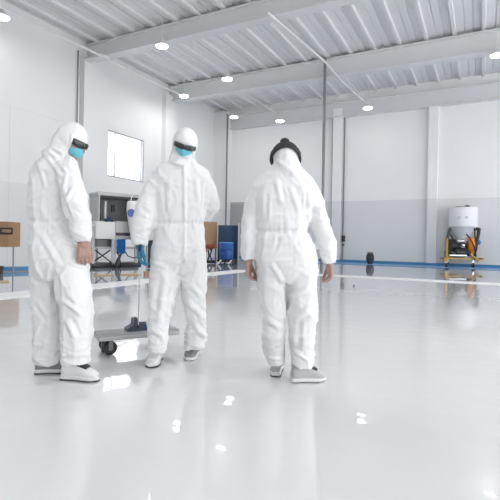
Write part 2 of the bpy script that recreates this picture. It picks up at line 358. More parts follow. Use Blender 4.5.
def shellpatch(c, F, Up, rad, az0, az1, el0f, el1f, th, bulge=None, n=26, m_=10):
    """a curved shell lying round the head: azimuth range, elevation limits as functions of azimuth, thickness"""
    Rt = F.cross(Up).normalized(); mb = MB(); out = []; inn = []
    for i in range(n+1):
        az = az0+(az1-az0)*i/n; u = abs(2*i/n-1); e0, e1 = el0f(az), el1f(az); ro, ri = [], []
        for j in range(m_+1):
            v = j/m_; el = e0+(e1-e0)*v
            d = Rt*math.sin(az)*math.cos(el)*rad[0]+F*math.cos(az)*math.cos(el)*rad[1]+Up*math.sin(el)*rad[2]
            k = 1+(bulge(az, el) if bulge else 0); edge = min(1, 4*min(v, 1-v)+.25)*min(1, 5*(1-u)+.3)
            ri.append(c+d*k); ro.append(c+d*k+d.normalized()*th*edge)
        out.append(ro); inn.append(ri)
    w_ = m_+1; tot = (n+1)*w_
    mb.v = [p for r in out for p in r]+[p for r in inn for p in r]
    for i in range(n):
        for j in range(m_):
            a = i*w_+j; mb.f += [(a, a+w_, a+w_+1, a+1), (tot+a, tot+a+1, tot+a+w_+1, tot+a+w_)]
    for i in range(n):
        a = i*w_; mb.f.append((a, tot+a, tot+a+w_, a+w_)); a += m_; mb.f.append((a, a+w_, tot+a+w_, tot+a))
    for j in range(m_):
        mb.f.append((j, j+1, tot+j+1, tot+j)); a = n*w_+j; mb.f.append((a, tot+a, tot+a+1, a+1))
    return mb
def to_px(p):
    d = Vector(p)-Vector((0, 0, HC)); t = d.dot(V); a = FPX*d.dot(R)/t; b = -FPX*d.z/t
    return 250+a*math.cos(ROLL)-b*math.sin(ROLL), CY+b*math.cos(ROLL)+a*math.sin(ROLL), t
def ridge(q): return max(0, 1-abs(noise.noise(q))*2.6)**2.2
def sstep(a, b, x):
    x = max(0, min(1, (x-a)/(b-a))); return x*x*(3-2*x)
def suit(fig, name, waist, hems, cuffs, creases, openings, seed, parent, extra=None, gain=1.15):
    mb = MB(); fig.fill(mb)
    if extra: extra(mb)
    me = vox(mb, .0085, 4, name); me.update()
    sc = fig.t/FPX; off = Vector((seed*7.3, seed*3.1, seed*1.7)); new = []
    segs = [(Vector((a, b)), Vector((c, d)), wd, am) for a, b, c, d, wd, am in creases]
    for v in me.vertices:
        p = v.co.copy(); nrm = v.normal.copy(); X, Y, t = to_px(p); q = p-fig.base; lx, ly, lz = q.dot(R), q.dot(V), q.z
        near = 1 if nrm.dot(V) < .25 else .4; inw = sstep(waist[3]-1, waist[3]+2, X)*sstep(waist[4]+1, waist[4]-2, X)
        warp = noise.noise(q*2.2+off)*.5
        big = noise.noise(Vector((lx*4.5+warp, ly*4.5, lz*2.4))+off)
        f1 = ridge(Vector((lx*7+lz*2.2+warp*2, ly*7, lz*3.2-lx*1.5))+off*2)
        f2 = ridge(Vector((lx*6-lz*5+warp*2, ly*6, lz*7+lx*3))+off*3)
        f3 = ridge(Vector((lx*16+warp, ly*16, lz*7))+off)
        d = .006*big+.0085*(f1-.33)+.0065*(f2-.33)+.0022*(f3-.33)
        if Y < waist[5]: d *= .6
        elif Y < waist[0]: d *= .85
        # gathers round the elastic waist
        wy = waist[0]+(X-waist[1])*waist[2]; g = (Y-wy)
        ga = math.exp(-(g/16)**2)*inw; d += ga*.0075*noise.noise(Vector((lx*42, ly*42, lz*5))+off); d -= .014*inw*math.exp(-(g/2.2)**2)
        # bunching at the ankles and cuffs
        for (hx, hy, wdt, hh) in hems:
            if abs(X-hx) < wdt and Y > hy-hh:
                k = sstep(hy-hh, hy-6, Y); d += k*.0085*(ridge(Vector((lx*5+warp, ly*5, lz*24+lx*6))+off*4)-.45)
        for (hx, hy, rr) in cuffs:
            dd = math.hypot(X-hx, Y-hy)
            if dd < rr: d += (1-dd/rr)*.006*(ridge(Vector((lx*9, ly*9, lz*26+lx*9))+off*5)-.45)
        d *= gain
        P2 = Vector((X, Y))
        for a, b, wd, am in segs:
            ab = b-a; k = max(0, min(1, (P2-a).dot(ab)/ab.length_squared)); e = (P2-a-ab*k); dist = e.length/wd
            if dist < 3:
                tp = 1-abs(2*k-1)**3; d += 1.7*near*am*tp*(math.exp(-dist*dist)-.45*math.exp(-(dist-1.6)**2*2))
        p2 = p+nrm*d
        for (c, F, Up, rad, test, k) in openings:
            rel = p-c; Rt = F.cross(Up); xx, yy, zz = rel.dot(Rt)/rad[0], rel.dot(F)/rad[1], rel.dot(Up)/rad[2]
            if rel.length < .25 and yy > 0:
                in_ = test(math.atan2(xx, yy), math.atan2(zz, math.hypot(xx, yy)))
                if in_ > 0: p2 = p2.lerp(c+(p2-c)*k, in_)
        new.append(p2)
    for v, p in zip(me.vertices, new): v.co = p-fig.base
    me.materials.clear(); me.materials.append(M['suit'])
    for p in me.polygons: p.use_smooth = True
    me.update(); o = bpy.data.objects.new(name, me); C.objects.link(o); o.parent = parent; return o
def shoe(parent, heel, d, L, upper, sole='sole', label=None, wd=.05, lace='dark', bottom=None):
    """heel point on the floor, pointing direction"""
    d = Vector((d.x, d.y, 0)).normalized(); sd = Vector((-d.y, d.x, 0)); heel = Vector((heel.x, heel.y, 0))
    def sec(u, w_, z0, z1, n=16, ex=2.6):
        P = []
        for k in range(n):
            q = 2*math.pi*k/n; cq, sq = math.cos(q), math.sin(q)
            P.append(heel+d*u*L+sd*w_*math.copysign(abs(cq)**(2/ex), cq)+U*((z0+z1)/2+(z1-z0)/2*math.copysign(abs(sq)**(2/ex), sq)))
        return P
    prof = [(.0, .55), (.04, .72), (.15, .74), (.35, .70), (.55, .84), (.72, .98), (.86, .9), (.95, .66), (1.0, .3)]
    up = MB().loft([sec(u, wd*w_*.95, .018, h) for (u, w_), h in zip(prof, (.085, .112, .122, .118, .105, .086, .07, .058, .042))])
    root = up.build('shoe', upper, parent, ang=80)
    if label: root['label'] = label
    so = MB().loft([sec(u*1.03-.012, wd*w_*1.06, .003+(.004 if u > .9 else 0), .038 if u < .8 else .032) for u, w_ in prof]); so.build('sole', sole, root)
    if bottom:
        MB().loft([sec(u*1.035-.014, wd*w_*1.08, .0, .010) for u, w_ in prof]).build('outsole', bottom, root)
    c = heel+d*L*.14; MB().tube([c+sd*.034*math.cos(q)+d*.05*math.sin(q)+U*.118+d*.02 for q in [2*math.pi*k/16 for k in range(17)]], .008, 8).build('collar', upper, root)
    tg = MB(); tg.box(heel+d*L*.52+U*.108, .11, .062, .02, ax=(d-U*.38).normalized(), ay=sd, bev=.005); tg.build('tongue', lace, root)
    lc = MB()
    for i in range(4):
        u = .40+.07*i; z = .124-.0105*i*1.2
        lc.tube([heel+d*L*u-sd*.028+U*(z-.012), heel+d*L*(u+.01)+U*z, heel+d*L*(u+.03)+sd*.028+U*(z-.012)], .0035, 6)
    lc.build('laces', lace, root); return root
def body(fig, name, label, headc, F, Up, hands, feet, hs=1.0, extra=None, k=.70):
    mb = MB(); fig.fill(mb, k, True); head(mb, headc, F, Up, hs)
    for h in hands: hand(mb, **h)
    for hl, d, L in feet:
        d = Vector((d.x, d.y, 0)).normalized(); b = Vector((hl.x, hl.y, 0)); capsule(mb, b+d*.06+U*.045, b+d*(L*.55)+U*.035, .022, .012); capsule(mb, b+d*.06+U*.06, b+d*.05+U*.2, .034, .042)
    me = vox(mb, .0046, 1, name)
    for v in me.vertices: v.co -= fig.base
    me.materials.clear(); me.materials.append(M['skin'])
    for p in me.polygons: p.use_smooth = True
    o = bpy.data.objects.new(name, me); C.objects.link(o); o.location = fig.base; return tag(o, label, 'person', 'three people in white coveralls')
def mk(v): return v.normalized()
# ---------------------------------------------------------------- left person (turned to the right, head bowed)
f1 = Fig(3.17); f1.base = floor_at(62, 374)
f1.column([(152, 52, 66, .02, .06), (157, 44, 70, .02, .09), (162, 38, 74, .01, .115), (170, 33.5, 77, .0, .135), (182, 30.5, 78, .0, .15), (196, 28.8, 77, 0, .155), (210, 29, 74, 0, .15), (221, 30.5, 73, 0, .145),
   (232, 30, 76, 0, .155), (246, 30, 82, 0, .165), (258, 31, 86, 0, .165), (270, 32, 88, 0, .145), (279, 35, 84, 0, .11)])
f1.column([(244, 31, 64, .04, .12), (270, 31.5, 63, .05, .125), (290, 32.5, 60, .06, .118), (320, 32.6, 59, .07, .10), (345, 33, 59.5, .08, .095), (358, 34, 60.5, .08, .09), (363.5, 34.5, 61, .08, .085)])
f1.column([(244, 50, 81.5, -.02, .13), (262, 52, 88, -.03, .138), (290, 57, 91.5, -.04, .13), (310, 60, 93, -.04, .12), (335, 61, 92, -.04, .11), (355, 61, 90, -.04, .105), (363.5, 61.5, 89.5, -.04, .10)])
f1.limb([(63, 167, -.06, 9, .075), (68, 174, -.10, 11.5, .085), (71.5, 188, -.14, 12.2, .085), (75.5, 203, -.16, 11.8, .08), (78.5, 214, -.16, 11, .075), (80, 226, -.15, 10.5, .07), (81.5, 236, -.14, 9, .06), (82, 242, -.14, 7.6, .05)])
f1.limb([(48, 165, .16, 8, .06), (46, 185, .2, 9, .07), (52, 208, .2, 9, .07), (62, 222, .18, 8, .06)])
F1 = mk(R*.90-V*.12-U*.42); Up1 = mk(U-F1*U.dot(F1)); hc1 = f1.px(72.8, 141.8, 0)
def hood1(mb):
    Rt = F1.cross(Up1); c = hc1-F1*.012+Up1*.012
    mb.ell(c, Rt*.098, F1*.112, Up1*.122, 18, 26); mb.ell(c-F1*.03-Up1*.05, Rt*.092, F1*.1, Up1*.11, 16, 24)
    mb.tube([c-F1*.03-Up1*.05, f1.px(63, 154, .01), f1.px(56, 163, .01)], [.095, .10, .12], 18)
hw = f1.px(83.3, 243, -.14)
b1 = body(f1, 'person', 'left person in white coverall turned right, head bowed, wearing dark glasses and cyan mask', hc1, F1, Up1,
  [dict(wrist=hw, dn=mk(R*.08-U), palm=mk(-R+V*.2), thumb=mk(R*.75+V*.45), curl=.6, fat=1.25, L=.168)],
  [(floor_at(36, 372), mk(R*1+V*.25), .27), (floor_at(63, 379), mk(R*1-V*.05), .27)])
opn1 = lambda az, el: sstep(1.15, 1.0, abs(az))*sstep(-1.05, -.9, el)*sstep(.24, .16, el)
suit(f1, 'coverall', (221, 50, .02, 20, 69, 158), [(47, 364, 15, 40), (76, 367, 18, 40)], [(81, 236, 16), (77, 212, 14)],
  [(66, 172, 63, 196, 2, .006), (63, 196, 71, 222, 1.6, -.010), (74, 186, 66, 200, 2, .006), (40, 170, 46, 190, 2, .005), (40, 232, 60, 268, 3, .008), (58, 270, 60, 362, 2, -.012), (66, 318, 76, 338, 3, .010), (62, 300, 84, 316, 2.4, .008),
   (36, 300, 52, 322, 3, .008), (68, 262, 88, 268, 2, .006), (47, 157, 60, 175, 2, .006), (66, 176, 58, 168, 2, -.006), (50, 150, 62, 156, 1.8, -.008), (72, 132, 70, 156, 1.6, .004)],
  [(hc1, F1, Up1, (.098, .112, .122), opn1, .72)], 1, b1, hood1)
shellpatch(hc1, F1, Up1, (.088, .105, .11), -1.25, 1.25, lambda a: -.14+.03*math.cos(a), lambda a: .27, .007).build('safety_glasses', 'lens', b1)
shellpatch(hc1, F1, Up1, (.080, .094, .125), -1.05, 1.05, lambda a: -.92+.25*abs(a), lambda a: -.10-.12*abs(a), .004, lambda a, e: .16*math.exp(-(a/.55)**2-((e+.4)/.4)**2)).build('face_mask', 'mask', b1)
shoe(b1, floor_at(35.5, 373.5), R*1+V*.22, .25, 'shoe_grey', bottom='dark')
shoe(b1, floor_at(62.5, 379), R*1-V*.12, .262, 'shoe_white', bottom='dark')
# ---------------------------------------------------------------- middle person (facing, head bowed, right hand gloved)
f2 = Fig(3.55); f2.base = floor_at(175, 364)
f2.column([(159, 174, 193, 0, .07), (164, 165, 198, 0, .09), (168, 157, 205, .01, .105), (173, 152, 210, .01, .12), (181, 151, 212, 0, .135), (192, 153, 210, 0, .14), (205, 155, 207, 0, .14), (215, 156.5, 205, 0, .14), (223, 157, 204, 0, .14),
   (230, 155.5, 204, 0, .145), (243, 152.5, 206, 0, .155), (258, 150.5, 207.3, 0, .16), (267, 150.5, 207, 0, .14), (274, 154, 203, 0, .10)])
f2.column([(243, 152.8, 181, -.01, .125), (262, 150, 181.5, -.01, .135), (280, 149, 180, -.03, .125), (300, 148.6, 175.5, -.06, .115), (315, 148.2, 171, -.08, .11), (332, 147.4, 168, -.09, .105), (345, 147.5, 166.8, -.10, .10), (351, 148, 166.5, -.10, .10)])
f2.column([(243, 178, 205.8, .02, .125), (262, 178, 207.4, .02, .135), (280, 181, 207, .03, .125), (297, 182.5, 205.5, .05, .115), (310, 184, 206, .08, .11), (322, 187.5, 207, .11, .105), (335, 184, 207, .14, .10), (348, 184.3, 205, .15, .10)])
f2.limb([(162, 174, 0, 6.5, .07), (157, 184, -.01, 10, .09), (150.5, 198, -.02, 11, .088), (146, 212, -.05, 11.6, .08), (142.5, 226, -.08, 11.2, .075), (140, 238, -.10, 8.8, .065), (139.5, 245.5, -.11, 6.6, .05)])
f2.limb([(200, 174, .0, 6.5, .07), (205, 184, .02, 9.3, .09), (209, 196, .05, 10, .088), (210.5, 206, .08, 9.6, .08), (206, 213, .14, 8.5, .07), (197, 217, .19, 7.5, .06), (188, 219, .2, 6.5, .05)])
F2 = mk(-V+U*-.34+R*.16); Up2 = mk(U-F2*U.dot(F2)+R*.22); Up2 = mk(Up2-F2*Up2.dot(F2)); hc2 = f2.px(184.6, 146, 0)
def hood2(mb):
    Rt = F2.cross(Up2); c = hc2-F2*.012+Up2*.016
    mb.ell(c, Rt*.101, F2*.118, Up2*.125, 18, 26); mb.ell(c-Up2*.06-F2*.03, Rt*.092, F2*.10, Up2*.09, 16, 24)
    mb.tube([c-Up2*.05-F2*.03, f2.px(183, 160, -.01), f2.px(182, 168, 0)], [.095, .104, .112], 18)
    mb.tube([f2.px(171, 158, -.03), f2.px(179, 161.5, -.10), f2.px(189, 164.5, -.10), f2.px(196, 163, -.04)], [.018, .026, .026, .018], 10)
    mb.tube([f2.px(184.5, y, dz) for y, dz in ((168, -.115), (182, -.135), (200, -.142), (222, -.142), (244, -.155), (262, -.158))], [.013]*6, 10)
gw = f2.px(140, 245, -.12)
gl_dn = mk(-U*1-R*.02-V*.1)
b2 = body(f2, 'person', 'middle person in white coverall with blue glove holding a thin rod beside trolley', hc2, F2, Up2,
  [dict(wrist=gw, dn=gl_dn, palm=mk(R), thumb=mk(-V*.9+R*.3), curl=.75, fat=1.15), dict(wrist=f2.px(187, 219, .2), dn=mk(-R-U*.1), palm=V, thumb=U, curl=.4)],
  [(floor_at(159, 358), mk(-V), .27), (floor_at(196, 354), mk(-V-R*.16), .25)])
opn2 = lambda az, el: sstep(1.06, .96, abs(az))*sstep(-.66, -.54, el+.02)*sstep(.2, .14, el)
suit(f2, 'coverall', (223, 180, .0, 154, 206, 164), [(157, 352, 14, 40), (195, 350, 14, 42)], [(140, 236, 16), (148, 214, 14), (208, 210, 14)],
  [(163, 182, 166, 215, 1.6, -.007), (206, 186, 204, 212, 1.6, -.008), (170, 176, 168, 215, 2.4, .006), (196, 176, 198, 205, 2.4, .006), (178, 262, 196, 250, 2, -.008), (180, 266, 172, 300, 2, -.008), (166, 270, 158, 330, 3.5, .009), (150, 262, 168, 268, 2.2, .007),
   (186, 300, 204, 318, 3, .010), (190, 284, 204, 300, 2.6, .007), (192, 322, 206, 338, 2.6, .009), (150, 328, 164, 338, 2.4, .008), (170, 157, 192, 164, 1.6, -.012), (168, 161, 188, 167, 1.5, .006), (150, 215, 140, 208, 2.4, -.006), (152, 226, 136, 232, 2.4, .006)],
  [(hc2, F2, Up2, (.101, .118, .125), opn2, .74)], 2, b2, hood2)
shellpatch(hc2, F2, Up2, (.094, .119, .11), -1.2, 1.2, lambda a: -.11-.03*math.cos(2*a), lambda a: .23, .008, lambda a, e: -.06*math.exp(-(a/.12)**2)*(1 if e < 0 else .3)).build('safety_glasses', 'lens', b2)
shellpatch(hc2, F2, Up2, (.084, .107, .118), -.92, .82, lambda a: -.62+.42*a*a, lambda a: -.10-.05*abs(a), .004, lambda a, e: .15*math.exp(-(a/.5)**2-((e+.3)/.35)**2)).build('face_mask', 'mask', b2)
mb = MB(); hand(mb, gw, gl_dn, mk(R), mk(-V*.9+R*.3), curl=.75, fat=1.36)
gm = vox(mb, .005, 2, 'glove')
for v in gm.vertices: v.co -= f2.base
gm.materials.clear(); gm.materials.append(M['glove'])
for p in gm.polygons: p.use_smooth = True
go = bpy.data.objects.new('glove', gm); C.objects.link(go); go.parent = b2
shoe(b2, floor_at(158.5, 358), -V, .29, 'shoe_white', bottom='dark', lace='shoe_white', wd=.056)
shoe(b2, floor_at(197, 353.5), -V*1-R*.16, .26, 'shoe_grey', wd=.054)
# ---------------------------------------------------------------- right person (seen from behind)
f3 = Fig(3.2); f3.base = floor_at(290, 380)
f3.column([(166, 272, 300, .02, .09), (171, 267, 305, .02, .105), (175, 262, 311, .02, .115), (180, 258, 315, .02, .125), (188, 255, 317, .01, .135), (200, 254.5, 314, 0, .14), (214, 255.5, 310.5, 0, .14), (225, 257, 309.5, 0, .14), (232, 258, 310, 0, .135),
   (240, 256.3, 313, 0, .15), (252, 255, 316.5, 0, .165), (264, 255.2, 317.5, 0, .165), (274, 257.5, 316.5, 0, .14), (283, 262, 312, 0, .10)])
f3.column([(246, 256, 288, .02, .13), (266, 255.5, 288, .02, .14), (284, 257.5, 287, .03, .13), (298, 259, 286.5, .03, .125), (312, 262, 286, .03, .115), (330, 262, 285.5, .03, .105), (346, 262.5, 285, .03, .10), (358, 265.5, 285, .03, .09), (364, 267, 285, .03, .085)])
f3.column([(246, 285, 314.5, .0, .13), (266, 286, 317.3, .0, .14), (284, 287, 317, .0, .13), (298, 288, 318, .0, .125), (312, 288.5, 318, -.01, .115), (330, 289.2, 316.5, -.02, .105), (346, 289.8, 315, -.02, .10), (360, 290.5, 313.5, -.02, .095), (366.5, 291, 313, -.02, .09)])
f3.limb([(266, 180, .02, 8.5, .08), (260, 188, .02, 9.5, .09), (255.5, 202, .03, 9.6, .085), (252, 216, .04, 9.4, .08), (250, 230, .03, 9.2, .075), (248.6, 244, .01, 9.2, .07), (248, 254, .0, 8, .06), (248.5, 260, 0, 6.8, .052)])
f3.limb([(303, 180, .02, 8.5, .08), (309, 189, .02, 9.8, .09), (314, 203, .03, 10, .085), (318.5, 217, .04, 10, .08), (322.5, 231, .03, 10, .075), (327, 245, .01, 10.4, .07), (329.2, 256, .0, 8.8, .06), (329.8, 263.5, 0, 7, .052)])
F3 = mk(V*.97-U*.25+R*.05); Up3 = mk(U-F3*U.dot(F3)); hc3 = f3.px(285.5, 158.5, .02)
def hood3(mb):
    Rt = F3.cross(Up3); c = hc3
    mb.ell(c+Up3*.012, Rt*.095, F3*.125, Up3*.108, 18, 26)
    mb.tube([f3.px(286, 158, .01), f3.px(287, 167, .0), f3.px(287, 174, .01)], [.09, .098, .118], 18)
    mb.tube([f3.px(276, 160, -.06), f3.px(285, 166, -.085), f3.px(293, 174, -.09), f3.px(297, 182, -.09)], [.012, .02, .02, .01], 10)
b3 = body(f3, 'person', 'right person in white coverall seen from behind with dark knit hat over the hood', hc3, F3, Up3,
  [dict(wrist=f3.px(248.6, 260.5, 0), dn=mk(-U), palm=mk(R), thumb=mk(V+R*.25), curl=.62, fat=1.12, L=.165), dict(wrist=f3.px(330, 263, 0), dn=mk(-U+R*.05), palm=mk(-R), thumb=mk(V*1-R*.1), curl=.62, fat=1.12, L=.16)],
  [(floor_at(275, 376), mk(V+R*.1), .27), (floor_at(294, 380), mk(R+V*.35), .27)])
suit(f3, 'coverall', (231.5, 284, .01, 256.5, 311, 170), [(275, 364, 14, 46), (302, 369, 14, 42)], [(248, 252, 14), (329, 256, 16), (316, 214, 12)],
  [(267, 192, 266, 220, 2, -.007), (306, 190, 307, 214, 1.6, -.011), (306, 212, 310, 232, 1.8, -.008), (290, 186, 300, 212, 2.6, .006), (276, 178, 282, 206, 2.6, .006), (262, 236, 258, 262, 2.2, -.006), (280, 236, 272, 256, 2.2, -.004), (286, 280, 287.3, 362, 1.6, -.010), (270, 262, 284, 284, 2.4, .007),
   (286, 300, 312, 286, 2.6, .008), (292, 322, 312, 306, 3, .010), (300, 318, 298, 352, 2.6, -.008), (266, 318, 282, 330, 3, .009), (266, 352, 284, 346, 1.6, -.010), (268, 358, 284, 360, 1.6, .008), (292, 350, 310, 362, 2, .008)],
  [], 3, b3, hood3)
# knit hat pulled over the hood: a thick dome with a tilted rim and a small top knot
Rt3 = F3.cross(Up3); hb = MB(); rings_o = []; rings_i = []
ax = mk(Up3*.97+F3*.22); e1 = Rt3; e2 = ax.cross(e1).normalized()
for i in range(15):
    ro = []; ri = []
    for k in range(40):
        q = 2*math.pi*k/40; e0 = -.2+.40*max(0, -math.cos(q))**1.4
        el = e0+(math.pi/2-e0)*i/14
        d = (Rt3*math.sin(q)+F3*math.cos(q))*math.cos(el)+Up3*math.sin(el)
        P = Rt3*d.dot(Rt3)*.105+F3*d.dot(F3)*.136+Up3*d.dot(Up3)*.120
        fold = (.008 if i < 4 else 0)+.0012*math.cos(20*q)+.002*noise.noise(P*30)
        ro.append(hc3+P+P.normalized()*fold); ri.append(hc3+P*.95)
    rings_o.append(ro); rings_i.append(ri)
hb.loft(list(reversed(rings_i))+rings_o, True)
hat = hb.build('knit_hat', 'knit', b3, ang=80)
tk = MB(); tc_ = f3.px(284.8, 141.6, .0); tk.ell(tc_, R*.034, V*.034, U*.026, 10, 16); tk.build('top_knot', 'knit', hat)
shoe(b3, floor_at(275.5, 377), V+R*.12, .27, 'shoe_light', bottom='dark')
shoe(b3, floor_at(291.5, 382.5), R+V*.22, .245, 'shoe_light')
# ================================================================== things
def onray(x, y, Yw=None, Xw=None, Zw=None):
    d = at(x, y, 1)-Vector((0, 0, HC))
    k = (Yw/d.y) if Yw is not None else (Xw/d.x) if Xw is not None else ((Zw-HC)/d.z)
    return Vector((0, 0, HC))+d*k
def caster(mb_w, mb_f, p, r, wd, ax):
    """wheel centre p, fork above"""
    mb_w.lathe(Vector(p)-ax*wd/2, [(r*.3, 0), (r*.9, 0), (r, wd*.15), (r, wd*.85), (r*.9, wd), (r*.3, wd)], 24, ax)
    s = ax*(wd*.5+.008)
    for k in (-1, 1): mb_f.box(Vector(p)+s*k+U*r*.55, .008, .035, r*1.4, ax=ax, ay=ax.cross(U))
    mb_f.box(Vector(p)+U*(r*1.22), wd+.03, .05, .01, ax=ax, ay=ax.cross(U))
    mb_f.lathe(Vector(p)-ax*(wd/2+.012), [(.012, 0), (.012, wd+.024)], 10, ax)
# ---------------------------------------------------------------- flat trolley between the left and middle persons
pa = onray(98.5, 341, Zw=.135); ta = math.radians(29); dx = R*math.cos(ta)+V*math.sin(ta); ln = .70; dy = Vector((-dx.y, dx.x, 0)); W_ = .25
if dy.dot(V) < 0: dy = -dy
tc = pa+dx*ln/2+dy*W_/2; tc.z = 0
tr_ = empty('flat_trolley', tc, 'low grey flat trolley on black casters between left and middle persons', 'trolley')
dk = MB().box(tc+U*.165, ln, W_, .022, ax=dx, ay=dy, bev=.008).build('deck', 'trolley', tr_)
rim = MB()
for k in (-1, 1): rim.box(tc+dy*(W_/2-.012)*k+U*.148, ln-.02, .024, .046, ax=dx, ay=dy, bev=.01)
for k in (-1, 1): rim.box(tc+dx*(ln/2-.012)*k+U*.15, .026, W_, .05, ax=dx, ay=dy, bev=.012)
rim.build('edge_rail', 'grey_metal', tr_)
for i, (u, w_, ax_) in enumerate(((-.35, -.30, R*.55-V*.85), (-.36, .34, R*.2+V), (.22, -.34, R+V*.9), (.28, .34, R+V*.5))):
    ax_ = ax_.normalized(); q = tc+dx*ln*u+dy*W_*w_+U*.0575; wm, fm = MB(), MB(); caster(wm, fm, q, .0575, .032, ax_)
    f_ = fm.build('caster_fork', 'mid_grey', tr_); wm.build('wheel', 'rubber', f_)
    MB().lathe(q-ax_*.025, [(.02, 0), (.02, .05)], 18, ax_).build('hub', 'mid_grey', f_)
MB().box(tc-dx*ln*.44-dy*W_*.34+U*.085, .02, .05, .11, ax=dx, ay=dy, bev=.008).build('brake_pedal', 'dark', tr_)
# tool standing on the deck
tq = onray(143, 329.5, Zw=.176); tq.z = .177
tl = empty('floor_tool', tq, 'dark grey wedge shaped tool with blue panel lying on the flat trolley', 'tool')
hw_ = .15
def wedge(mb, prof, y0, y1, ax, ay, o):
    n = len(prof); mb.add([o+ax*x+ay*y0+U*z for x, z in prof]+[o+ax*x+ay*y1+U*z for x, z in prof], [tuple(range(n)), tuple(range(2*n-1, n-1, -1))]+[(i, (i+1) % n, n+(i+1) % n, n+i) for i in range(n)]); return mb
wedge(MB(), [(-hw_, 0), (hw_, 0), (hw_, .03), (.08, .055), (-.035, .06), (-.06, .105), (-.09, .105), (-.095, .05), (-hw_, .022)], -.05, .06, dx, dy, tq).build('housing', 'tool_grey', tl, smooth=False)
MB().box(tq+dx*.035-dy*.052+U*.026, .07, .006, .028, ax=dx, ay=dy, bev=.002).build('blue_panel', 'blue', tl)
MB().box(tq-dx*.02-dy*.0+U*.058, .09, .05, .02, ax=dx, ay=dy, bev=.006).box(tq-dx*.072+U*.1, .02, .06, .03, ax=dx, ay=dy, bev=.005).build('grip', 'dark', tl)
# thin rod held in the blue glove
ra = f2.px(139.8, 256, -.13); rb = Vector((tq.x, tq.y, 0))-dx*.03; rb = onray(138.3, 326, Zw=.24)
rod = empty('thin_rod', rb, 'thin pale rod held upright by the blue glove above the trolley', 'rod')
MB().tube([ra, rb], .0045, 8).build('shaft', 'white_pipe', rod); MB().tube([ra+(ra-rb).normalized()*.10, ra-(ra-rb).normalized()*.10], .014, 10).build('grip', 'glove_dark', rod)
MB().lathe(rb, [(.004, .03), (.012, .02), (.012, -.01), (.004, -.02)], 12).build('tip', 'dark', rod)
# ---------------------------------------------------------------- machine with hopper by the back wall
mt = 19.0; s_ = mt/FPX
def P(x, y, dv=0): return at(x, y, mt+dv)
mo = floor_at(461, 267); 
mt = (mo-Vector((0, 0, HC))).dot(V); s_ = mt/FPX
hp = empty('hopper_machine', mo, 'wheeled machine with white hopper, grey cone and yellow frame by the back wall', 'machine')
c = P(463, 227); rr_ = 13.3*s_
MB().lathe(Vector((c.x, c.y, c.z)), [(rr_*.96, 0), (rr_, .02), (rr_, 18.5*s_), (rr_*1.02, 18.6*s_), (rr_*1.02, 19.2*s_), (rr_*.9, 19.2*s_), (rr_*.86, 18.4*s_), (rr_*.86, 0)], 36).build('hopper', 'white_plastic', hp)
MB().lathe(c, [(rr_*.95, .01), (3.2*s_, -14*s_), (3.2*s_, -18*s_), (0, -18*s_)], 32).build('cone', 'cone', hp)
lid = MB().box(P(462, 207.5), 14*s_, 10*s_, .06, ax=R, ay=V, bev=.02).box(P(467, 206.6), .16, .2, .12, ax=R, ay=V, bev=.03).build('lid', 'dark', hp)
for nm, (x, y, sx, sy, sz, dv), col in (('stencil', (459, 217.6, 2.2, .3, 2.2, 0), 'grey_metal'), ('stencil', (466.5, 217.4, 2.4, .3, 2.2, 0), 'grey_metal')):
    MB().box(P(x, y, -rr_*.97), sx*s_, .05, sz*s_, ax=R, ay=V).build(nm, col, hp)
fr = MB()
for dv in (-.45, .45):
    fr.tube([P(446.5, 262, dv), P(447, 238, dv)], .05, 8)
    fr.box(P(461, 258.5, dv), 33*s_, .06, .06, ax=R, ay=V)
for x in (446, 477): fr.box(P(x, 258.5), .08, 1.0, .08, ax=R, ay=V)
fr.tube([P(443.5, 261, -.45), P(449, 256.5, -.45)], .05, 8); fr.tube([P(470, 254, -.5), P(478.5, 261, -.5)], .05, 8)
fr.build('frame', 'yellow', hp)
for dv in (-.45, .45):
    MB().tube([P(447, 240, dv), P(450, 228, dv)], .05, 8).build('upper_post', 'dark', hp); MB().tube([P(475.5, 258, dv), P(475.5, 240, dv), P(474.5, 228, dv)], .035, 8).build('upper_post', 'dark', hp)
pb_ = MB().lathe(P(459, 246, .1)-R*.45, [(.05, 0), (.3, .02), (.3, .55), (.22, .7), (.22, .9), (.05, .92)], 24, R).box(P(455, 254, .0), .65, .7, .28, ax=R, ay=V, bev=.04).lathe(P(462, 252.5, -.3)-R*.3, [(.05, 0), (.16, .02), (.16, .6), (.05, .62)], 20, R)
pm = pb_.build('pump', 'dark', hp)
MB().lathe(P(459, 241, -.15)-R*.1, [(.03, 0), (.1, 0), (.1, .3), (.03, .3)], 18, R).box(P(458, 255.5, -.42), .75, .05, .07, ax=R, ay=V, bev=.01).box(P(463, 246, -.42), .14, .08, .16, ax=R, ay=V, bev=.02).build('fittings', 'steel', hp)
om = MB().lathe(P(471.6, 254, -.35), [(.03, 0), (.12, .03), (.12, .12), (.15, .16), (.15, .52), (.12, .56), (.09, .72), (.03, .73)], 20).box(P(471.5, 240, -.35), .2, .22, .16, ax=R, ay=V, bev=.03).build('motor', 'orange', hp)
MB().lathe(P(471.5, 258, -.35), [(.03, 0), (.07, .01), (.07, .2), (.03, .2)], 14).build('shaft_housing', 'steel', om)
hs_ = MB().tube([P(474, 256, -.3), P(476, 250, -.45), P(477, 243, -.45), P(478.5, 234, -.35), P(479, 229.5, -.3), P(475.5, 228.6, -.2)], [.05, .05, .055, .07, .09, .08], 12).build('hose', 'dark', hp)
MB().tube([P(466, 234, -.7), P(470, 238, -.75), P(474, 246, -.6), P(476, 256, -.5), P(474, 260, -.5)], .028, 8).tube([P(450, 234, -.3), P(455, 243, -.5), P(465, 247, -.6), P(471, 256, -.5)], .025, 8).build('cable', 'rubber', hp)
MB().ell(P(478.8, 242.3, -.3), R*.09, V*.09, U*.11).build('blue_cap', 'cloth', hp)
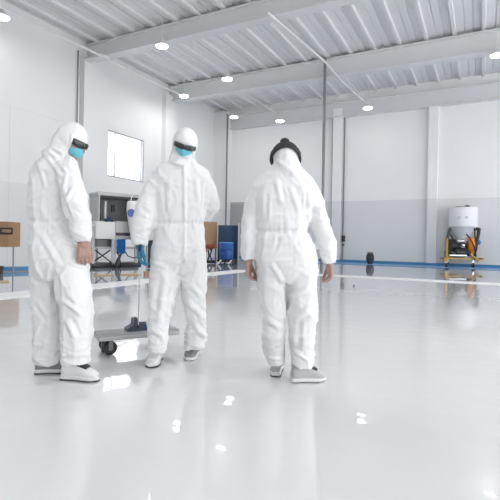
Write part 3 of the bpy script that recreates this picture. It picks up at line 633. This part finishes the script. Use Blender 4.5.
for x, dv in ((446, -.45), (473, -.45), (447.5, .45), (475, .45)):
    g0 = P(x, 264, dv); wm, fm = MB(), MB(); wr_ = .105; q = Vector((g0.x, g0.y, wr_)); caster(wm, fm, q, wr_, .07, R); fm.box(q+U*.2, .05, .05, .2, ax=R, ay=V)
    f_ = fm.build('caster_fork', 'steel', hp); wm.build('wheel', 'rubber', f_)
# ---------------------------------------------------------------- dark rounded container by the back wall
bo = floor_at(370, 264.2); t_ = (bo-Vector((0, 0, HC))).dot(V); k = t_/FPX
dp = empty('round_container', bo, 'small dark barrel shaped container standing alone on the blue line by back wall', 'container')
MB().lathe(bo, [(0, 0), (2.1*k, .0), (2.7*k, .05), (3.6*k, 3*k), (4.0*k, 6*k), (3.7*k, 8.6*k), (2.8*k, 10.4*k), (2.6*k, 11*k), (0, 11*k)], 28).build('drum', 'dark', dp)
MB().lathe(bo+U*11*k, [(2.5*k, 0), (2.9*k, .01), (2.9*k, .9*k), (2.6*k, 1.1*k), (0, 1.1*k)], 28).build('lid', 'mid_grey', dp)
# ---------------------------------------------------------------- blue bin and drum, brown boards in the far corner
bt = .98*FPX/(263.6-240.6); k = bt/FPX
def Q(x, y, dv=0): return at(x, y, bt+dv)
g0 = floor_at(228, 263.6)
bn = empty('dark_blue_bin', g0+V*.5, 'tall dark blue open bin behind the bright blue drum in far corner', 'bin')
zt = Q(228, 223).z
bx = MB(); cc = Q(228, 243, .55); w_ = 20*k
bx.box(cc+V*.4, w_, .05, zt-.2, ax=R, ay=V); bx.box(Q(218.4, 243, .55), .05, .8, zt-.2, ax=R, ay=V); bx.box(Q(237.6, 243, .55), .05, .8, zt-.2, ax=R, ay=V); bx.box(Q(228, 261, .55), w_, .8, .06, ax=R, ay=V); bx.box(Q(228, 226, .75), w_, .4, .05, ax=R, ay=V); bx.box(cc, w_*.96, .05, zt-.25, ax=R, ay=V)
for o_ in (.2, .4, .6, .8): bx.box(cc-V*.04+U*(zt*(o_-.5)), w_*.94, .05, .03, ax=R, ay=V)
bx.build('shell', 'navy', bn)
MB().box(Q(238.6, 242, .1), .06, .06, 38*k, ax=R, ay=V, bev=.01).build('corner_post', 'grey_metal', bn); MB().box(Q(217.6, 242, .1), .04, .05, 36*k, ax=R, ay=V, bev=.01).build('corner_post', 'grey_metal', bn)
for x in (220, 236):
    p0 = Q(x, 262, .5); MB().lathe(Vector((p0.x, p0.y, .1))-R*.04, [(.02, 0), (.1, 0), (.1, .08), (.02, .08)], 16, R).build('wheel', 'rubber', bn)
dd = floor_at(226, 264.3); dd2 = Vector((dd.x, dd.y, .2)); 
dl = empty('drum_dolly', dd, 'black wheeled dolly with white clips under the bright blue drum', 'dolly')
MB().box(dd+U*.16, 17*k, .7, .07, ax=R, ay=V, bev=.02).build('platform', 'dark', dl)
for x, dv in ((-.28, -.25), (.28, -.25), (-.28, .25), (.28, .25)):
    q = dd+R*x+V*dv+U*.06; wm, fm = MB(), MB(); caster(wm, fm, q, .06, .04, R); f_ = fm.build('caster_fork', 'steel', dl); wm.build('wheel', 'rubber', f_)
for i, x in enumerate((-.3, -.05, .12, .33)): MB().tube([dd+R*x-V*.4+U*.03, dd+R*(x+.06)-V*.42+U*.12, dd+R*(x+.12)-V*.38+U*.19], .03, 8).build('clip', 'white_enamel' if i % 2 == 0 else 'dark', dl)
dt = empty('blue_drum', dd+U*.2, 'bright blue plastic drum standing on a dolly before the dark bin', 'drum')
MB().lathe(dd2, [(0, 0), (6.4*k, 0), (6.9*k, .03), (6.9*k, 5*k), (7.1*k, 5.2*k), (6.9*k, 5.5*k), (6.9*k, 10*k), (7.1*k, 10.3*k), (6.9*k, 10.6*k), (6.8*k, 14.6*k), (6.2*k, 15.4*k), (0, 15.4*k)], 32).build('body', 'blue', dt)
MB().lathe(dd2+U*15.3*k, [(6.4*k, 0), (6.9*k, .01), (6.9*k, .04), (6.2*k, .06), (0, .06)], 32).lathe(dd2+U*15.5*k-R*.15-V*.1, [(.05, 0), (.05, .06), (0, .06)], 12).build('lid', 'cloth', dt)
g1 = floor_at(211, 263.8)
bb = empty('brown_board', g1+V*.35, 'upright tan brown board in the far corner left of the blue drum', 'board')
MB().box(Q(210.5, 235, .35), 13.5*k, .05, 27*k, ax=R, ay=V+U*.05, bev=.01).build('panel', 'tan', bb, smooth=False)
MB().box(Q(206, 255.5, .35), .06, .05, 16*k, ax=R, ay=V).box(Q(215.5, 255.5, .35), .06, .05, 16*k, ax=R, ay=V).build('leg', 'card', bb, smooth=False)
rm = empty('red_brown_motor_unit', g1-V*.3, 'small red brown motor unit on black stand beside the blue drum', 'motor')
MB().lathe(Q(210.5, 246.5, -.3)-R*.18, [(.03, 0), (.1, .02), (.1, .3), (.07, .34), (.03, .36)], 16, R).build('motor', 'red', rm)
MB().tube([Q(205, 246, -.3), Q(209, 247, -.3), Q(211, 250, -.3)], .04, 8).tube([Q(208, 249, -.3), Q(209, 256, -.3), Q(207, 262.5, -.3)], .03, 8).tube([Q(212, 249, -.3), Q(210, 256, -.3), Q(213, 262.5, -.3)], .03, 8).box(Q(210, 261.6, -.3), 11*k, .4, .12, ax=R, ay=V, bev=.03).build('stand', 'dark', rm)
# ---------------------------------------------------------------- brown box on legs at the left edge
lt = 12.2; k = lt/FPX
g2 = floor_at(6, 275); lt = (g2-Vector((0, 0, HC))).dot(V); k = lt/FPX
def S(x, y, dv=0): return at(x, y, lt+dv)
lb = empty('brown_box_table', g2, 'brown board box with dark hand slot on thin legs at left edge', 'box')
cp = S(2, 234.3, .3); MB().box(cp, 26*k, .6, 25.5*k, ax=R, ay=V, bev=.015).build('box_body', 'card', lb, smooth=False)
MB().box(S(6.5, 231, -.01), 13*k, .04, 7*k, ax=R, ay=V, bev=.02).build('slot_plate', 'dark', lb)
MB().box(S(6.5, 231, -.035), 9*k, .03, 3.0*k, ax=R, ay=V, bev=.01).build('slot_inset', 'card', lb)
for x, dv in ((13.4, .1), (13.4, .5), (-9, .1), (-9, .5)):
    p0 = S(x, 247, dv); MB().tube([p0, Vector((p0.x, p0.y, .0))], .018, 8).build('leg', 'pipe', lb)
MB().tube([S(-8, 262, .1), S(1.5, 270, .1), S(2.5, 266, .1)], .03, 8).tube([S(1.8, 266, .1), S(.5, 276, .1)], .05, 8).build('foot_bracket', 'dark', lb)
# low blue barrier board behind it
q0, q1 = onray(-12, 272.2, Zw=0), onray(29.5, 271.3, Zw=0); e = (q1-q0); e.z = 0; qc = (q0+q1)/2; qc.z = 0
kb = (qc-Vector((0, 0, HC))).dot(V)/FPX
bk = empty('low_blue_board', qc, 'low blue board lying along the floor at the left edge', 'board')
MB().box(qc+U*2.6*kb, e.length, .08, 5.0*kb, ax=e.normalized(), ay=U.cross(e.normalized()), bev=.01).build('panel', 'blue_base', bk)
MB().box(qc+U*.012, e.length, .14, .024, ax=e.normalized(), ay=U.cross(e.normalized())).build('foot_rail', 'pipe', bk)
# pale wooden battens
for (x0, x1, y, lab) in ((-4, 9, 282.5, 'pale wooden batten on floor at the left edge'), (94, 113, 276, 'pale wooden batten on floor right of the left person'), (121, 141, 275.3, 'pale wooden batten on floor under the blue glove'), (144, 151, 275, 'brown wooden block on floor beside the middle person')):
    a_, b_ = onray(x0, y, Zw=0), onray(x1, y-.4, Zw=0); cc = (a_+b_)/2; e = (b_-a_)
    tag(MB().box(Vector((0, 0, .02)), e.length, .05, .03 if y > 275.1 else .1, ax=e.normalized(), ay=U.cross(e.normalized()), bev=.006).build('wooden_batten', 'wood' if y > 275.1 else 'card', None, origin=None), lab, 'wood', 'wooden battens').location = (cc.x, cc.y, .0 if y > 275.1 else .03)
# ---------------------------------------------------------------- grey cabinet machine by the left wall
ct = .98*FPX/(267.3-238.6); 
gc = floor_at(108, 267.3); ct = (gc-Vector((0, 0, HC))).dot(V); k = ct/FPX
cyw = math.radians(38); CA = (R*math.cos(cyw)+V*math.sin(cyw)); CD = (V*math.cos(cyw)-R*math.sin(cyw))   # cabinet turned a little
def K(x, y, dv=0):
    # point on the cabinet's front plane (through gc, normal CD) shifted back by dv
    d = at(x, y, 1)-Vector((0, 0, HC)); o = Vector((0, 0, HC)); kk = ((gc+CD*dv-o).dot(CD))/d.dot(CD); return o+d*kk
def kb_(mb, x0, y0, x1, y1, dv, dep, bev=.01):
    A, B, D = K((x0+x1)/2, y0, dv), K((x0+x1)/2, y1, dv), K((x0+x1)/2, (y0+y1)/2, dv); wd = (K(x1, (y0+y1)/2, dv)-K(x0, (y0+y1)/2, dv)).length
    return mb.box(Vector((D.x, D.y, (A.z+B.z)/2))+CD*dep/2, wd, dep, A.z-B.z, ax=CA, ay=CD, bev=bev)
cb = empty('grey_cabinet_machine', gc, 'light grey open fronted cabinet on wheeled stand between left and middle persons', 'machine')
b = MB(); kb_(b, 98.6, 193.3, 99.9, 225, 0, .9); kb_(b, 98.6, 193.0, 140, 196.5, 0, .9); kb_(b, 99, 221.5, 140, 226, .02, .9); kb_(b, 138, 196, 140.5, 224, 0, .9)
b.build('cabinet_shell', 'grey_metal', cb)
b = MB(); kb_(b, 99, 195.5, 140, 223, .72, .05); kb_(b, 99.6, 196.2, 139, 198.6, .05, .5); b.build('back_panel', 'mid_grey', cb)
b = MB(); kb_(b, 100, 196.3, 139, 198.2, .01, .05); kb_(b, 99.6, 196, 101, 222, .02, .05); b.build('seal', 'dark', cb)
b = MB(); kb_(b, 104.6, 201, 106.6, 219, .2, .05); b.build('white_post', 'white_enamel', cb)
b = MB(); kb_(b, 112, 205, 115.2, 212, .6, .08); b.build('switch_box', 'dark', cb)
b = MB(); kb_(b, 96, 221.5, 115.7, 239, -.12, .8, .02); b.build('drawer_unit', 'white_enamel', cb)
b = MB(); kb_(b, 115.9, 221.5, 134, 239.5, -.10, .8, .02); dwn = b.build('drawer_unit', 'grey_metal', cb)
b = MB(); kb_(b, 116.2, 232.7, 130.2, 235.7, -.125, .03, .005); b.build('handle_slot', 'dark', dwn)
b = MB(); kb_(b, 97, 239, 112.4, 247.5, .2, .4); b.build('under_shelf', 'mid_grey', cb)  # dark block in place of the shade under the drawer
b = MB(); kb_(b, 97, 246.8, 135, 249.0, .1, .55); b.build('shelf_rail', 'grey_metal', cb)
b = MB(); kb_(b, 92, 226, 94.6, 264, 0, .08); b.build('leg', 'grey_metal', cb)
b = MB(); kb_(b, 112.2, 239, 116, 262, -.08, .08); b.build('leg', 'white_enamel', cb)
b = MB(); kb_(b, 135, 239, 137.5, 263, 0, .08); b.build('leg', 'grey_metal', cb)
b = MB(); kb_(b, 96.5, 226, 98.2, 264, .75, .08); b.build('leg', 'grey_metal', cb)
b = MB().tube([K(94.6, 261, .05), K(110.5, 250, .05)], .025, 8).tube([K(95, 250, .3), K(111, 262, .3)], .022, 8).tube([K(124, 250, 0), K(128, 256, 0), K(134, 258, 0), K(138, 256.5, 0)], .02, 8); b.build('cross_brace', 'dark', cb)
b = MB(); kb_(b, 89.5, 263.2, 112.8, 267.2, .0, .7, .02); kb_(b, 116.5, 262.6, 139, 266.8, .0, .7, .02); b.build('base_tray', 'dark', cb)
for x in (93, 113.2, 119): 
    p0 = K(x, 265, -.05); wm, fm = MB(), MB(); caster(wm, fm, Vector((p0.x, p0.y, .07)), .07, .05, CA); f_ = fm.build('caster_fork', 'steel', cb); wm.build('wheel', 'rubber', f_)
# things on the cabinet
p0 = K(109, 220.2, -.08)
lump = MB()
for i in range(7): lump.ell(Vector((p0.x, p0.y, p0.z))+CA*random.uniform(-.12, .12)+U*random.uniform(-.02, .06)+CD*random.uniform(-.02, .06), CA*.07, CD*.06, U*random.uniform(.04, .07), 8, 12)
me = vox(lump, .012, 3, 'rag'); me.materials.append(M['glove_dark']); o = bpy.data.objects.new('rag', me); C.objects.link(o)
for p in me.polygons: p.use_smooth = True
tag(o, 'crumpled dark navy rag lying on edge of the grey cabinet', 'rag')
hb_ = MB(); n_ = 14
rg = []
for i in range(9):
    y = 239.5+i*1.75; wv = [K(117+8.5*j/(n_-1), y+.5*math.sin(j*1.3+i), -.22-.05*math.sin(j*1.9+i*.5)) for j in range(n_)]; wb = [p+CD*.05 for p in reversed(wv)]; rg.append(wv+wb)
hb_.loft(rg); tag(hb_.build('plastic_sheet', 'cloth', None), 'blue and white plastic sheet hanging below the cabinet drawer', 'sheet')
nz = empty('hose_nozzle', K(119, 266, -.45)*1, 'black hose nozzle standing on floor under the hanging blue sheet', 'nozzle')
MB().tube([K(121, 253.5, -.40), K(119.5, 257, -.42), K(117.5, 261, -.44), K(117, 266, -.45)], [.035, .05, .06, .075], 12).build('nozzle', 'dark', nz); MB().tube([K(117, 252, -.4), K(119, 256, -.42), K(121, 265.5, -.42)], .02, 8).build('cable', 'rubber', nz)
# white bag with blue disc hanging in front of the cabinet
bg_ = MB(); rg = []
for y, xl, xr, th in ((201, 127.6, 140, .05), (203, 127, 141, .12), (210, 126.8, 142, .2), (218, 128, 142, .22), (228, 129.5, 142, .2), (238, 131, 142, .14), (243, 132, 141.5, .05)):
    l, r_ = K(xl, y, -.45), K(xr, y, -.45); c_ = (l+r_)/2; a_ = (r_-l)/2; rg.append([c_+a_*math.copysign(abs(math.cos(q))**.7, math.cos(q))+CD*th*math.sin(q) for q in [2*math.pi*j/24 for j in range(24)]])
wb = empty('white_canister_bag', K(134, 243, -.45), 'white bag with round blue mark hanging left of the middle person', 'bag')
bg_.loft(rg).build('bag_body', 'white_plastic', wb)
MB().lathe(K(131.4, 213, -.74), [(0, -.01), (.135, -.01), (.135, .01), (0, .012)], 28, -CD).build('blue_disc', 'blue', wb)
MB().tube([K(130.5, 202, -.45), K(131.5, 197.5, -.3), K(132.5, 195.5, -.02), K(133.5, 194.8, .06)], .012, 6).build('strap', 'white_plastic', wb)
# dark stand behind the middle person
ds = empty('dark_stand', floor_at(150, 268.5), 'dark narrow stand partly hidden behind left side of middle person', 'stand')
dt_ = (floor_at(150, 268.5)-Vector((0, 0, HC))).dot(V)
b = MB(); b.box(at(151.5, 254, dt_), 9*dt_/FPX, .35, 27.5*dt_/FPX, ax=R, ay=V, bev=.02); b.build('case', 'dark', ds)
MB().box(at(147.3, 253, dt_-.15), .05, .06, 29*dt_/FPX, ax=R, ay=V, bev=.01).box(at(154, 253, dt_-.15), .05, .06, 29*dt_/FPX, ax=R, ay=V, bev=.01).build('post', 'grey_metal', ds)
# tiny dark chip on the wet floor
cpt = floor_at(354, 286.5); tag(MB().ell(Vector((0, 0, .018)), R*.022, V*.03, U*.018, 6, 9).build('floor_chip', 'dark', None), 'tiny dark chip lying on white floor right of the right person', 'chip').location = (cpt.x, cpt.y, .004)
